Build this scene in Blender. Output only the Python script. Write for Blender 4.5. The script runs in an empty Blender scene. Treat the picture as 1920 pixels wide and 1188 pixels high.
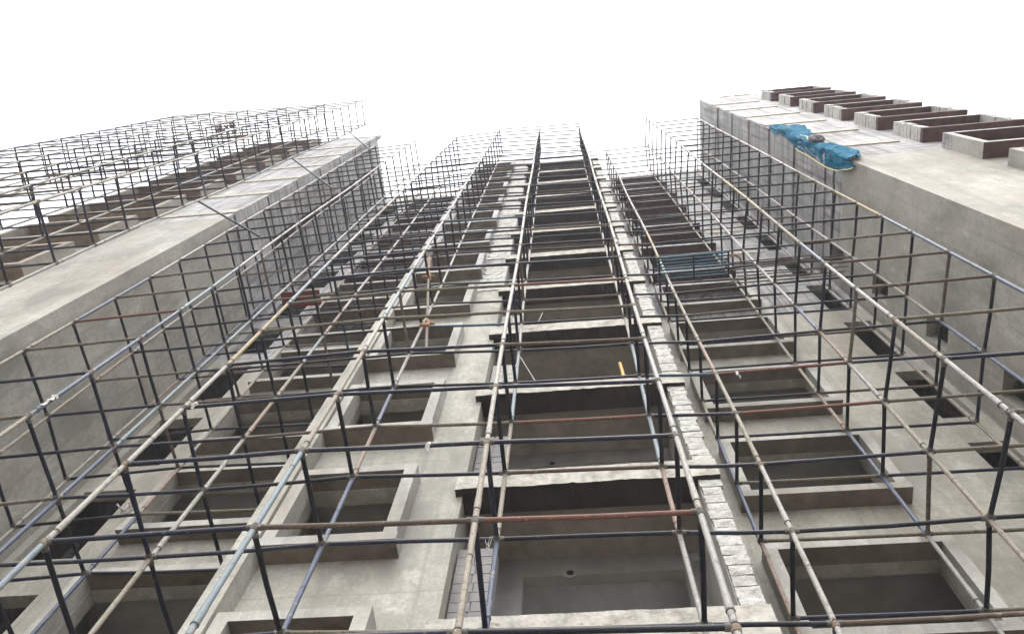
import bpy, bmesh, math, random
from mathutils import Vector, Matrix, noise
rnd = random.Random(7)
sc = bpy.context.scene
C = sc.collection

# ------------------------------------------------------------------ camera
cam = bpy.data.cameras.new("camera")
cam.sensor_width = 36.0
cam.lens = 28.14
cam.clip_start = 0.05
cam.clip_end = 3000
camo = bpy.data.objects.new("camera", cam)
C.objects.link(camo)
R_ = Vector((0.9944424346566987, 0.09344463548019225, 0.04850097168131421))
U_ = Vector((0.07277827293536951, -0.9430238449302059, 0.32466806261410425))
F_ = Vector((-0.07607606156079916, 0.31933388168659005, 0.9445836674770385))
camo.matrix_world = Matrix(((R_.x, U_.x, -F_.x, 0), (R_.y, U_.y, -F_.y, 0), (R_.z, U_.z, -F_.z, 0), (0, 0, 0, 1)))
sc.camera = camo
HAZE = .0008
GZ = -1.6   # ground level; the lens is 1.6 m above it

# ------------------------------------------------------------------ sky and sun (overcast)
W = bpy.data.worlds.new("World")
sc.world = W
W.use_nodes = True
nt = W.node_tree
nt.nodes.clear()
o_ = nt.nodes.new('ShaderNodeOutputWorld')
bg = nt.nodes.new('ShaderNodeBackground')
sky = nt.nodes.new('ShaderNodeTexSky')
hs = nt.nodes.new('ShaderNodeHueSaturation')
sky.sky_type = 'NISHITA'
sky.sun_disc = False
sky.sun_elevation = math.radians(62)
sky.sun_rotation = math.radians(176)
sky.air_density = 1.0
sky.dust_density = 4.0
sky.ozone_density = 1.0
hs.inputs['Saturation'].default_value = 0.16
bg.inputs['Strength'].default_value = 0.15
nt.links.new(sky.outputs[0], hs.inputs['Color'])
nt.links.new(hs.outputs[0], bg.inputs['Color'])
nt.links.new(bg.outputs[0], o_.inputs['Surface'])
sl = bpy.data.lights.new("sun", 'SUN')
sl.energy = 0.5
sl.angle = math.radians(40)
sl.color = (1.0, 0.985, 0.96)
so = bpy.data.objects.new("sun", sl)
C.objects.link(so)
so.rotation_euler = (math.radians(20), 0, math.radians(4))
so.location = (0, -30, 60)
sc.view_settings.view_transform = 'Standard'
sc.view_settings.look = 'None'
sc.view_settings.exposure = 2.05
sc.view_settings.gamma = 1.0
sc.render.engine = 'CYCLES'
sc.cycles.max_bounces = 6
sc.cycles.diffuse_bounces = 4

# ------------------------------------------------------------------ material helpers
KA = (.78, .778, .785)   # overall reflectance of the weathered surfaces
class NT:
    def __init__(s, name):
        s.m = bpy.data.materials.new(name)
        s.m.use_nodes = True
        s.t = s.m.node_tree
        s.b = s.t.nodes['Principled BSDF']
        g = s.t.nodes.new('ShaderNodeNewGeometry')
        s.pos = g.outputs['Position']
        s.nor = g.outputs['Normal']
    def n(s, t, **k):
        x = s.t.nodes.new(t)
        for a, b in k.items():
            setattr(x, a, b)
        return x
    def l(s, a, b): s.t.links.new(a, b)
    def mapv(s, v, scale, loc=(0, 0, 0)):
        x = s.n('ShaderNodeMapping')
        x.inputs['Scale'].default_value = scale
        x.inputs['Location'].default_value = loc
        s.l(v, x.inputs['Vector'])
        return x.outputs[0]
    def noise(s, v, scale, detail=4, rough=.55):
        x = s.n('ShaderNodeTexNoise')
        x.inputs['Scale'].default_value = scale
        x.inputs['Detail'].default_value = detail
        x.inputs['Roughness'].default_value = rough
        s.l(v, x.inputs['Vector'])
        return x.outputs['Fac']
    def ramp(s, f, stops):
        x = s.n('ShaderNodeValToRGB')
        e = x.color_ramp.elements
        while len(e) < len(stops): e.new(.5)
        for i, (p, c) in enumerate(stops):
            e[i].position = p
            e[i].color = (c[0] * KA[0], c[1] * KA[1], c[2] * KA[2], 1) if not isinstance(c, float) else (c, c, c, 1)
        s.l(f, x.inputs['Fac'])
        return x.outputs['Color']
    def mix(s, f, a, b, mode='MIX'):
        x = s.n('ShaderNodeMix', data_type='RGBA', blend_type=mode)
        for v, i in ((f, 0), (a, 6), (b, 7)):
            if isinstance(v, (int, float)): x.inputs[i].default_value = v
            elif isinstance(v, tuple): x.inputs[i].default_value = (v[0] * KA[0], v[1] * KA[1], v[2] * KA[2], 1)
            else: s.l(v, x.inputs[i])
        return x.outputs[2]
    def math(s, op, a, b=0.0, c=None):
        x = s.n('ShaderNodeMath', operation=op)
        for v, i in ((a, 0), (b, 1), (c, 2)):
            if v is None: continue
            if isinstance(v, (int, float)): x.inputs[i].default_value = v
            else: s.l(v, x.inputs[i])
        return x.outputs[0]
    def sep(s, v):
        x = s.n('ShaderNodeSeparateXYZ')
        s.l(v, x.inputs[0])
        return x.outputs
    def comb(s, a, b, c=0.0):
        x = s.n('ShaderNodeCombineXYZ')
        for v, i in ((a, 0), (b, 1), (c, 2)):
            if isinstance(v, (int, float)): x.inputs[i].default_value = v
            else: s.l(v, x.inputs[i])
        return x.outputs[0]
    def bump(s, h, st=.3, d=.02):
        x = s.n('ShaderNodeBump')
        x.inputs['Strength'].default_value = st
        x.inputs['Distance'].default_value = d
        s.l(h, x.inputs['Height'])
        s.l(x.outputs[0], s.b.inputs['Normal'])
    def fin(s, col, rough=.9, spec=.3, metal=0.0):
        if isinstance(col, tuple): s.b.inputs['Base Color'].default_value = (*col, 1)
        else: s.l(col, s.b.inputs['Base Color'])
        if isinstance(rough, (int, float)): s.b.inputs['Roughness'].default_value = rough
        else: s.l(rough, s.b.inputs['Roughness'])
        s.b.inputs['Specular IOR Level'].default_value = spec
        s.b.inputs['Metallic'].default_value = metal
        return s.m

def plaster_col(s, dark, light, tint=(1, .985, .93)):
    big = s.noise(s.pos, .45, 5, .6)
    mid = s.noise(s.pos, 3.2, 5, .6)
    st = s.noise(s.mapv(s.pos, (2.6, 2.6, .13)), 1.0, 4, .6)
    fine = s.noise(s.pos, 28, 3, .6)
    f = s.math('ADD', s.math('MULTIPLY', big, .42), s.math('MULTIPLY', mid, .2))
    f = s.math('ADD', f, s.math('MULTIPLY', st, .26))
    f = s.math('ADD', f, s.math('MULTIPLY', fine, .12))
    c = s.ramp(f, [(.36, dark), (.5, tuple((a + b) / 2 for a, b in zip(dark, light))), (.62, light)])
    # damp and cement patches, scratches left by the trowel
    patch = s.ramp(s.noise(s.mapv(s.pos, (.5, .5, .28), (3, 7, 1)), 1.3, 6, .62), [(.52, 0.0), (.64, 1.0)])
    c = s.mix(s.math('MULTIPLY', patch, .6), c, tuple(a * .6 for a in dark))
    run = s.ramp(s.noise(s.mapv(s.pos, (6, 6, .09), (9, 2, 4)), 1.0, 3, .6), [(.56, 0.0), (.7, 1.0)])
    c = s.mix(s.math('MULTIPLY', run, .35), c, tuple(a * .55 for a in dark))
    wh = s.ramp(s.noise(s.mapv(s.pos, (1, 1, .7), (13, 5, 8)), 1.9, 7, .68), [(.6, 0.0), (.68, 1.0)])
    c = s.mix(s.math('MULTIPLY', wh, .4), c, tuple(min(.7, a * 1.35) for a in light))
    brn = s.ramp(s.noise(s.mapv(s.pos, (.6, .6, .35), (31, 7, 18)), 1.0, 4, .6), [(.48, 0.0), (.66, .38)])
    c = s.mix(brn, c, (.27, .225, .175))
    pit = s.ramp(s.noise(s.mapv(s.pos, (1, 1, 1), (4, 4, 4)), 55, 3, .6), [(.66, 0.0), (.70, .55)])
    c = s.mix(pit, c, tuple(a * .4 for a in dark))
    z_ = s.sep(s.pos)[2]
    zz_ = s.math('FRACT', s.math('ADD', s.math('MULTIPLY', z_, .329), s.math('MULTIPLY', s.noise(s.pos, .7, 4), .03)))
    ln = s.ramp(s.math('ABSOLUTE', s.math('SUBTRACT', zz_, .5)), [(.0, .35), (.006, 0.0)])
    c = s.mix(ln, c, tuple(a * .5 for a in dark))
    sw = s.n('ShaderNodeTexNoise'); sw.inputs['Scale'].default_value = 7; sw.inputs['Detail'].default_value = 6; sw.inputs['Roughness'].default_value = .72; sw.inputs['Distortion'].default_value = 2.2
    s.l(s.pos, sw.inputs['Vector'])
    c = s.mix(s.ramp(sw.outputs['Fac'], [(.46, .28), (.52, 0.0)]), c, tuple(a * .7 for a in dark))
    edge = s.noise(s.mapv(s.pos, (1, 1, .45), (21, 3, 8)), .9, 8, .7)
    c = s.mix(s.ramp(edge, [(.53, 0.0), (.545, .30)]), c, tuple(a * .72 for a in dark))
    return c, fine, mid

def raw_col(s, blocks=True):
    """unplastered upper walls: grey block courses, shutter board lines, black runs"""
    x, y, z = s.sep(s.pos)
    uv = s.comb(s.math('ADD', x, y), z)
    br = s.n('ShaderNodeTexBrick')
    br.inputs['Scale'].default_value = 1
    br.inputs['Brick Width'].default_value = .42
    br.inputs['Row Height'].default_value = .21
    br.inputs['Mortar Size'].default_value = .012
    br.inputs['Color1'].default_value = (.32, .32, .32, 1)
    br.inputs['Color2'].default_value = (.22, .22, .23, 1)
    br.inputs['Mortar'].default_value = (.17, .165, .16, 1)
    s.l(uv, br.inputs['Vector'])
    boards = s.noise(s.mapv(s.pos, (.35, .35, 7.0)), 1.0, 4, .65)
    bc = s.ramp(boards, [(.3, (.13, .125, .12)), (.47, (.25, .25, .245)), (.7, (.38, .38, .37))])
    sel = s.ramp(s.noise(s.mapv(s.pos, (.45, .45, .33), (2, 2, 2)), 1.1, 3, .5), [(.47, 0.0), (.52, 1.0)])
    c = s.mix(sel, br.outputs['Color'], bc) if blocks else bc
    run = s.ramp(s.noise(s.mapv(s.pos, (4.5, 4.5, .12), (1, 4, 3)), 1.0, 5, .7), [(.5, 0.0), (.66, 1.0)])
    c = s.mix(s.math('MULTIPLY', run, .8), c, (.07, .065, .065))
    wt = s.ramp(s.noise(s.mapv(s.pos, (1.4, 1.4, .5), (5, 3, 1)), 1.0, 6, .65), [(.54, 0.0), (.66, 1.0)])
    c = s.mix(s.math('MULTIPLY', wt, .5), c, (.56, .56, .55))
    return c, boards

def facade(name, zraw, dark=(.27, .265, .24), light=(.42, .41, .375), scr=0.0, blocks=True):
    s = NT(name)
    c, fine, mid = plaster_col(s, dark, light)
    if scr:
        z_ = s.sep(s.pos)[2]
        sc_ = s.ramp(s.noise(s.mapv(s.pos, (30, 30, .16)), 1.0, 2, .5), [(.60, 0.0), (.63, 1.0)])
        ms = s.ramp(s.math('ADD', s.math('MULTIPLY', z_, .05), s.math('MULTIPLY', s.noise(s.pos, .5, 3), .5)), [(.70, 1.0), (.78, 0.0)])
        c = s.mix(s.math('MULTIPLY', s.math('MULTIPLY', sc_, ms), scr), c, tuple(a * .3 for a in dark))
    if zraw is not None:
        rc, bd = raw_col(s, blocks)
        x, y, z = s.sep(s.pos)
        h = s.math('ADD', z, s.math('MULTIPLY', s.noise(s.pos, .8, 3), .5))
        m = s.math('GREATER_THAN', h, zraw)
        c = s.mix(m, c, rc)
        hh = s.math('ADD', s.math('MULTIPLY', fine, .5), s.math('MULTIPLY', s.math('MULTIPLY', bd, m), 1.5))
    else:
        hh = s.math('ADD', s.math('MULTIPLY', fine, .5), mid)
    s.bump(hh, .35, .015)
    return s.fin(c, .92, .2)

def plain(name, dark, light, bump=.3, scale=3.0, rough=.92):
    s = NT(name)
    f = s.math('ADD', s.math('MULTIPLY', s.noise(s.pos, scale, 6, .65), .7), s.math('MULTIPLY', s.noise(s.mapv(s.pos, (5, 5, .5)), 1, 4), .3))
    c = s.ramp(f, [(.35, dark), (.65, light)])
    s.bump(s.noise(s.pos, scale * 9, 4, .6), bump, .012)
    return s.fin(c, rough, .2)

M = {}
M['lw'] = facade('plaster_left_wing', 22.3, (.235, .232, .205), (.42, .413, .37), .8)
M['rw'] = facade('plaster_right_wing', 21.4, (.235, .228, .20), (.41, .398, .35), .3)
M['mid'] = facade('plaster_mid', 20.5, (.26, .257, .225), (.45, .442, .395))
M['back'] = facade('plaster_back', 19.6, (.25, .243, .21), (.43, .42, .368), .25)
M['frame'] = facade('plaster_frame', 21.0, (.30, .295, .268), (.45, .445, .405))
def slabmat():
    s = NT('rough_slab_edge')
    f = s.math('ADD', s.math('MULTIPLY', s.noise(s.pos, 5, 7, .7), .85), s.math('MULTIPLY', s.noise(s.mapv(s.pos, (14, 14, 1.6)), 1, 4), .15))
    c = s.ramp(f, [(.34, (.22, .21, .18)), (.5, (.37, .355, .315)), (.66, (.50, .48, .43))])
    c = s.mix(s.ramp(s.noise(s.mapv(s.pos, (1, 1, 2.2), (3, 1, 6)), 2.6, 7, .72), [(.57, 0.0), (.66, .8)]), c, (.17, .12, .09))
    c = s.mix(s.ramp(s.noise(s.pos, 40, 4, .7), [(.62, 0.0), (.68, .7)]), c, (.10, .095, .085))
    s.bump(s.noise(s.pos, 26, 6, .7), .9, .012)
    return s.fin(c, .95, .2)
M['slab'] = slabmat()
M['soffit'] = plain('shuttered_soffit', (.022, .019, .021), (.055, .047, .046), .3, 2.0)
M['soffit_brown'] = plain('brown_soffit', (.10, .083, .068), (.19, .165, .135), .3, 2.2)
M['frame_tan'] = plain('tan_plaster', (.20, .18, .155), (.33, .305, .265), .3, 2.2)
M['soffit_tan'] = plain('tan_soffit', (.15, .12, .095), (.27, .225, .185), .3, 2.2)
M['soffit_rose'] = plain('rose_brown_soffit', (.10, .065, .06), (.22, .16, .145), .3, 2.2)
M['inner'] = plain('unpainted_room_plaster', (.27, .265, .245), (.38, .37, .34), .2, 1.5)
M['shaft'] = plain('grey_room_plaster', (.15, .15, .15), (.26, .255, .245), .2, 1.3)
M['ply'] = plain('red_ply_stained_concrete', (.045, .024, .025), (.115, .065, .062), .3, 2.5)
def blockmat():
    s = NT('rough_block')
    f = s.math('ADD', s.math('MULTIPLY', s.noise(s.pos, 9, 7, .72), .65), s.math('MULTIPLY', s.noise(s.pos, 45, 4, .7), .35))
    c = s.ramp(f, [(.36, (.24, .235, .22)), (.5, (.43, .425, .395)), (.64, (.60, .59, .55))])
    s.bump(s.noise(s.pos, 38, 6, .75), 1.0, .014)
    return s.fin(c, .95, .15)
M['block'] = blockmat()
M['mortar'] = plain('mortar_bed', (.12, .12, .115), (.22, .215, .20), .8, 9)
M['joint_duct_shade'] = plain('dark_joint_and_duct_shade', (.02, .018, .018), (.07, .06, .055), .5, 5)  # tone of open joints, also painted shade on the duct liners
M['rawside'] = facade('raw_shuttered_side', 0.0, blocks=False)
M['ceil'] = plain('stained_ceiling', (.19, .165, .14), (.31, .28, .245), .3, 1.8)
M['hole'] = plain('near_black', (.01, .01, .01), (.02, .02, .02))
def grime():
    s = NT('site_ground')
    c = s.ramp(s.noise(s.pos, .5, 8, .65), [(.3, (.28, .25, .21)), (.5, (.38, .35, .30)), (.72, (.46, .43, .38))])
    s.bump(s.noise(s.pos, 6, 6, .7), .6, .05)
    return s.fin(c, .95, .2)
M['ground'] = grime()

def pipe_mat(name, base, chip, amount=.5, rough=.45, dust=(.42, .40, .36), dusty=.35):
    s = NT(name)
    n1 = s.noise(s.pos, 9, 6, .7)
    c = s.mix(s.ramp(n1, [(.5 + .12 * (1 - amount), 0.0), (.6 + .12 * (1 - amount), 1.0)]), base, chip)
    up = s.sep(s.nor)[2]
    d = s.math('MULTIPLY', s.math('MULTIPLY', s.noise(s.pos, 4, 5, .65), dusty), 1.0)
    c = s.mix(d, c, dust)
    n2 = s.noise(s.mapv(s.pos, (1, 1, .5), (7, 7, 7)), 34, 5, .7)
    c = s.mix(s.ramp(n2, [(.56, 0.0), (.62, .75)]), c, tuple(v * .45 for v in chip))
    c = s.mix(s.ramp(s.noise(s.pos, 21, 6, .7), [(.62, 0.0), (.66, .8)]), c, tuple(min(.6, v * 1.7) for v in dust))
    s.bump(s.noise(s.pos, 60, 3, .6), .25, .002)
    return s.fin(c, s.math('ADD', s.math('MULTIPLY', n1, .3), rough), .3, 0.0)
DU = (.25, .235, .205)
STD = [pipe_mat('tube_beige', (.225, .20, .16), (.15, .115, .085), .6, .6, DU),
       pipe_mat('tube_grey_white', (.29, .28, .25), (.19, .165, .14), .6, .55, DU),
       pipe_mat('tube_pale_blue', (.13, .18, .215), (.25, .235, .21), .6, .5, DU),
       pipe_mat('tube_steel_blue', (.05, .07, .125), (.19, .18, .17), .5, .45, (.17, .165, .16), .3),
       pipe_mat('tube_rust_pink', (.24, .165, .13), (.15, .085, .06), .6, .6, DU),
       pipe_mat('tube_ochre', (.29, .235, .13), (.19, .15, .11), .4, .6, DU),
       pipe_mat('tube_light_grey', (.25, .245, .235), (.17, .15, .13), .6, .5, DU)]
SEQ = {'Ga': {-9: 0, 2: 0, 3: 6, 5: 3, 6: 0, 8: 5, 11: 6}, 'Ia': {-9: 6, 3: 3, 6: 3, 7: 5, 9: 0, 11: 6}, 'Ea': {-9: 1, 0: 1, 1: 6, 3: 1}, 'Da': {-9: 1, 1: 1, 3: 6},
       'Ca': {-9: 0, -1: 2, 1: 0, 3: 1, 4: 2, 6: 6}, 'Ba': {-9: 0, 0: 1, 3: 5, 5: 2, 7: 6, 10: 4, 11: 1}, 'Aa': {-9: 3, 2: 3, 4: 3, 5: 2, 7: 6}, 'Za': {-9: 0, 4: 0, 5: 3, 7: 6},
       'Zb': {-9: 0, 5: 4, 6: 6}, 'Zc': {-9: 0, 6: 4, 7: 3}, 'Ab': {-9: 1, 3: 2, 5: 3, 6: 2, 8: 6}, 'Ac': {-9: 0, 3: 4, 4: 0}, 'Bb': {-9: 6, 1: 1, 3: 4, 4: 0, 5: 2, 6: 4, 7: 6},
       'Bc': {-9: 0, 2: 4, 3: 3, 4: 6}, 'Cb': {-9: 1, 2: 4, 3: 3, 4: 6, 6: 1}, 'Db': {-9: 6, 1: 0, 3: 2, 5: 1}, 'Eb': {-9: 0, 1: 4, 2: 2, 4: 2, 5: 1}, 'Fb': {-9: 2, 1: 1, 2: 0, 4: 4, 5: 0, 7: 1, 9: 5, 11: 1},
       'Fc': {-9: 0, 0: 4, 2: 3, 4: 0}, 'Gb': {-9: 0, 2: 0, 3: 6, 4: 4, 5: 3, 6: 6}, 'Gc': {-9: 4, 2: 3, 4: 4, 5: 0}, 'Ib': {-9: 0, 3: 3, 4: 3, 5: 0, 7: 6}, 'Ic': {-9: 6, 1: 0, 4: 0, 6: 6}}
STDW = [4, 4, 1.2, 2.2, .6, .08, 5]
_ = [4, 5, 2.2, 1.6, 1.5, .8, 4]
LED = [pipe_mat('bar_navy', (.009, .011, .032), (.03, .027, .032), .35, .42, (.07, .07, .075), .15),
       pipe_mat('bar_black_blue', (.006, .008, .017), (.02, .016, .016), .35, .5, (.05, .05, .05), .15),
       pipe_mat('bar_khaki', (.13, .115, .085), (.07, .055, .045), .6, .7, (.22, .20, .17), .3),
       pipe_mat('bar_brown', (.085, .06, .05), (.15, .12, .09), .6, .7, (.2, .18, .15), .25),
       pipe_mat('bar_rust_red', (.14, .06, .047), (.12, .07, .055), .6, .65, (.25, .18, .15), .25),
       pipe_mat('bar_teal', (.03, .075, .12), (.06, .07, .08), .5, .5, (.15, .16, .17), .25)]
CUP = pipe_mat('rusty_cup', (.14, .095, .065), (.30, .26, .20), .7, .8, (.36, .33, .27), .4)
CUPD = pipe_mat('dark_cup', (.03, .028, .03), (.12, .10, .08), .6, .7)

# ------------------------------------------------------------------ object helpers
def tag(o, label=None, cat=None, group=None, kind=None):
    if label: o['label'] = label
    if cat: o['category'] = cat
    if group: o['group'] = group
    if kind: o['kind'] = kind
    return o
def empty(name, loc):
    o = bpy.data.objects.new(name, None)
    o.location = loc
    o.empty_display_size = .3
    C.objects.link(o)
    return o
class MB:
    def __init__(s):
        s.v = []; s.f = []; s.mi = []; s.sm = []; s.mats = []
    def mat(s, m):
        if m not in s.mats: s.mats.append(m)
        return s.mats.index(m)
    def quad(s, a, b, c, d, m, smooth=False):
        i = len(s.v); s.v += [a, b, c, d]; s.f.append((i, i + 1, i + 2, i + 3)); s.mi.append(s.mat(m)); s.sm.append(smooth)
    def box(s, x0, x1, y0, y1, z0, z1, m, mb=None, mt=None, jit=0.0):
        """mb = material of the underside, mt = of the top"""
        i = len(s.v)
        j = lambda: rnd.uniform(-jit, jit) if jit else 0
        for z in (z0, z1):
            for y in (y0, y1):
                for x in (x0, x1):
                    s.v.append((x + j(), y + j(), z + j()))
        fs = [((0, 2, 3, 1), mb or m), ((4, 5, 7, 6), mt or m), ((0, 1, 5, 4), m), ((2, 6, 7, 3), m), ((0, 4, 6, 2), m), ((1, 3, 7, 5), m)]
        for f, mm in fs:
            s.f.append(tuple(i + k for k in f)); s.mi.append(s.mat(mm)); s.sm.append(False)
    def tube(s, a, b, r, m, n=10, caps=True, r2=None):
        a = Vector(a); b = Vector(b); d = (b - a)
        if d.length < 1e-6: return
        d.normalize()
        u = d.orthogonal().normalized(); w = d.cross(u)
        i = len(s.v); r2 = r if r2 is None else r2
        for p, q in ((a, r), (b, r2)):
            for k in range(n):
                t = 2 * math.pi * k / n
                s.v.append(tuple(p + u * (q * math.cos(t)) + w * (q * math.sin(t))))
        mi = s.mat(m)
        for k in range(n):
            k2 = (k + 1) % n
            s.f.append((i + k, i + k2, i + n + k2, i + n + k)); s.mi.append(mi); s.sm.append(True)
        if caps:
            j = len(s.v); s.v += s.v[i:i + 2 * n]
            s.f.append(tuple(j + k for k in reversed(range(n)))); s.mi.append(mi); s.sm.append(False)
            s.f.append(tuple(j + n + k for k in range(n))); s.mi.append(mi); s.sm.append(False)
    def path(s, pts, r, m, n=8):
        for a, b in zip(pts[:-1], pts[1:]): s.tube(a, b, r, m, n)
    def build(s, name, parent=None, origin=None):
        """vertices are given in world metres; the object's origin is put at `origin`"""
        if origin is None: origin = s.v[0]
        ox, oy, oz = origin
        me = bpy.data.meshes.new(name)
        me.from_pydata([(x - ox, y - oy, z - oz) for x, y, z in s.v], [], s.f)
        for m in s.mats: me.materials.append(m)
        me.polygons.foreach_set('material_index', s.mi)
        me.polygons.foreach_set('use_smooth', s.sm)
        me.update()
        o = bpy.data.objects.new(name, me)
        C.objects.link(o)
        place(o, parent, origin)
        return o
def wl(o):
    l = Vector(o.location)
    while o.parent: o = o.parent; l = l + Vector(o.location)
    return l
def place(o, parent, origin):
    if parent: o.parent = parent; o.location = Vector(origin) - wl(parent)
    else: o.location = origin
def copy_tree(o, parent, delta):
    """copy a part (and its sub-parts) and shift the copy by delta"""
    c = o.copy(); C.objects.link(c); c.parent = parent
    c.location = Vector(o.location) + Vector(delta)
    for ch in list(o.children):
        d = ch.copy(); C.objects.link(d); d.parent = c
    return c

def grid_wall(mb, axis, d0, d1, u0, u1, z0, z1, holes, m, mrev=None, mback=None, top=True):
    """wall in the plane axis=d0 (outer face) .. d1 (inner face) with rectangular holes (ua, ub, za, zb)"""
    us = sorted({u0, u1, *[h[0] for h in holes], *[h[1] for h in holes]})
    zs = sorted({z0, z1, *[h[2] for h in holes], *[h[3] for h in holes]})
    P = (lambda u, d, z: (u, d, z)) if axis == 'y' else (lambda u, d, z: (d, u, z))
    solid = {}
    for i in range(len(us) - 1):
        for j in range(len(zs) - 1):
            cu = (us[i] + us[i + 1]) / 2; cz = (zs[j] + zs[j + 1]) / 2
            solid[i, j] = not any(h[0] < cu < h[1] and h[2] < cz < h[3] for h in holes)
    mrev = mrev or m; mback = mback or m
    for (i, j), sld in solid.items():
        if not sld: continue
        a, b, c, d = us[i], us[i + 1], zs[j], zs[j + 1]
        mb.quad(P(a, d0, c), P(b, d0, c), P(b, d0, d), P(a, d0, d), m)
        mb.quad(P(a, d1, c), P(a, d1, d), P(b, d1, d), P(b, d1, c), mback)
        for (ni, nj), q in (((i - 1, j), (P(a, d0, c), P(a, d0, d), P(a, d1, d), P(a, d1, c))),
                            ((i + 1, j), (P(b, d0, c), P(b, d1, c), P(b, d1, d), P(b, d0, d))),
                            ((i, j - 1), (P(a, d0, c), P(a, d1, c), P(b, d1, c), P(b, d0, c))),
                            ((i, j + 1), (P(a, d0, d), P(b, d0, d), P(b, d1, d), P(a, d1, d)))):
            if not solid.get((ni, nj), False): mb.quad(*q, mrev if (ni, nj) in solid else m)

# ------------------------------------------------------------------ ground
g = MB()
g.quad((-600, -600, GZ), (600, -600, GZ), (600, 600, GZ), (-600, 600, GZ), M['ground'])
tag(g.build('ground', None, (0, 0, GZ)), kind='structure')

# ------------------------------------------------------------------ the tower under construction
B = empty('apartment_block', (0, 7, GZ))
tag(B, 'tall unfinished concrete apartment block, plastered below and bare above, behind the tube scaffolding', 'building')
H = 3.04
TOP = 42.4
zc = lambda n: 9.53 + 3.06 * n     # underside of the central landing slabs

def wall(name, label, build):
    mb = MB(); build(mb)
    o = mb.build('wall', B, (mb.v[0][0], mb.v[0][1], GZ))
    o['label'] = label
    return o

# --- recessed bay left of the centre (one window per storey)
L1n = range(-3, 11)
h1 = [(-3.93, -2.50, 8.37 + H * n, 9.86 + H * n) for n in L1n]
wall('w', 'pale plastered wall with one window per storey left of the stair opening',
     lambda mb: (grid_wall(mb, 'y', 5.76, 6.0, -4.08, -1.69, GZ, TOP, h1, M['mid'], M['mid'], M['inner']),
                 grid_wall(mb, 'x', -1.69, -1.9, 6.0, 7.15, GZ, TOP, [], M['mid'])))
# fin: end of the party wall
f = MB()
zz = GZ
while zz < TOP:
    z2 = min(TOP, zz + H)
    f.box(-4.34, -4.08, 5.44, 7.2, zz, z2, M['mid'])
    zz = z2
tag(f.build('party_wall', B, (-4.2, 5.5, GZ)), 'narrow projecting wall end running the full height')
# --- left back wall
h2 = [(-7.58, -5.25, 11.18 + H * n, 12.86 + H * n) for n in range(-4, 10)]
h2 += [(-9.42, -8.4, 10.7 + H * n, 12.83 + H * n) for n in range(-4, 10)]
wall('w', 'shaded back wall beside the left wing with dark duct openings',
     lambda mb: grid_wall(mb, 'y', 7.2, 7.42, -9.6, -4.34, GZ, TOP, h2, M['back'], M['back'], M['inner']))
# --- right back wall
h3 = [(2.50, 4.64, 10.80 + H * n, 12.35 + H * n) for n in range(-4, 10)]
h3 += [(6.42, 7.04, (10.25 if n else 11.45) + H * n, 12.37 + H * n) for n in range(-4, 10)]
wall('w', 'back wall beside the right wing with one window and one dark duct opening per storey',
     lambda mb: grid_wall(mb, 'y', 6.99, 7.2, 1.8, 7.2, GZ, TOP, h3, M['back'], M['back'], M['inner']))
# --- left wing
LWX, LWY = -9.6, 3.85
lwz = lambda k: 16.45 + 3.15 * k
h4 = []
for xa, xb in ((-15.1, -12.2),):
    h4 += [(xa, xb, lwz(k) + .14, lwz(k) + 1.95) for k in range(-5, 9)]
wall('w', 'front wall of the left wing, smooth plaster below and bare block above',
     lambda mb: grid_wall(mb, 'y', LWY, LWY + .22, -15.75, LWX, GZ, TOP, h4, M['lw'], M['lw'], M['inner']))
wall('w', 'tall stained side wall of the left wing facing the recess',
     lambda mb: grid_wall(mb, 'x', LWX, LWX - .22, LWY + .22, 7.42, GZ, TOP, [(5.2, 5.62, 25.2 + H * k, 27.6 + H * k) for k in range(0, 5)], M['lw'], M['shaft']))
# --- right wing
RWX, RWY = 7.2, 3.5
rwz = lambda k: 19.25 + 3.15 * k
h5 = [(9.9, 12.1, rwz(k) + .14, rwz(k) + 1.95) for k in range(-6, 7)]
wall('w', 'front wall of the right wing, smooth plaster below and bare shuttered concrete above',
     lambda mb: grid_wall(mb, 'y', RWY, RWY + .22, RWX, 12.75, GZ, TOP, h5, M['rw'], M['rw'], M['inner']))
h6 = [(5.92, 6.44, 14.95 + 2.95 * k, 15.88 + 2.95 * k) for k in range(-4, 9)]
wall('w', 'side wall of the right wing facing the recess with small square openings',
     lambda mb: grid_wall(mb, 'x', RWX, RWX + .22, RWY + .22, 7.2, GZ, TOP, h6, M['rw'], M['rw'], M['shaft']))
# --- outer shell, partitions, interior backs, near-black duct liners
sh = MB()
sh.box(-15.75, 12.75, 10.5, 10.7, GZ, TOP, M['inner'])
sh.box(-15.95, -15.75, 3.85, 10.7, GZ, TOP, M['lw'])
sh.box(12.75, 12.95, 3.5, 10.7, GZ, TOP, M['rw'])
for x, y in ((-9.78, 7.42), (-4.3, 7.42), (1.82, 7.2), (7.26, 7.2)):
    sh.box(x - .08, x + .08, y, 10.5, GZ, TOP - .3, M['inner'])
sh.box(-8.1, -7.98, 7.42, 10.5, GZ, TOP - .3, M['shaft'])
sh.box(-9.68, -8.12, 8.6, 8.7, GZ, TOP - .3, M['joint_duct_shade'])  # added liners: the shade of the unlit ducts is put into their colour
sh.box(-9.69, -9.62, 7.43, 8.6, GZ, TOP - .3, M['joint_duct_shade'])
sh.box(-8.17, -8.12, 7.43, 8.6, GZ, TOP - .3, M['joint_duct_shade'])
sh.box(6.04, 7.16, 7.75, 7.85, GZ, TOP - .3, M['joint_duct_shade'])
sh.box(7.12, 7.17, 7.21, 7.75, GZ, TOP - .3, M['joint_duct_shade'])
sh.box(6.04, 6.10, 7.21, 7.75, GZ, TOP - .3, M['joint_duct_shade'])
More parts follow.
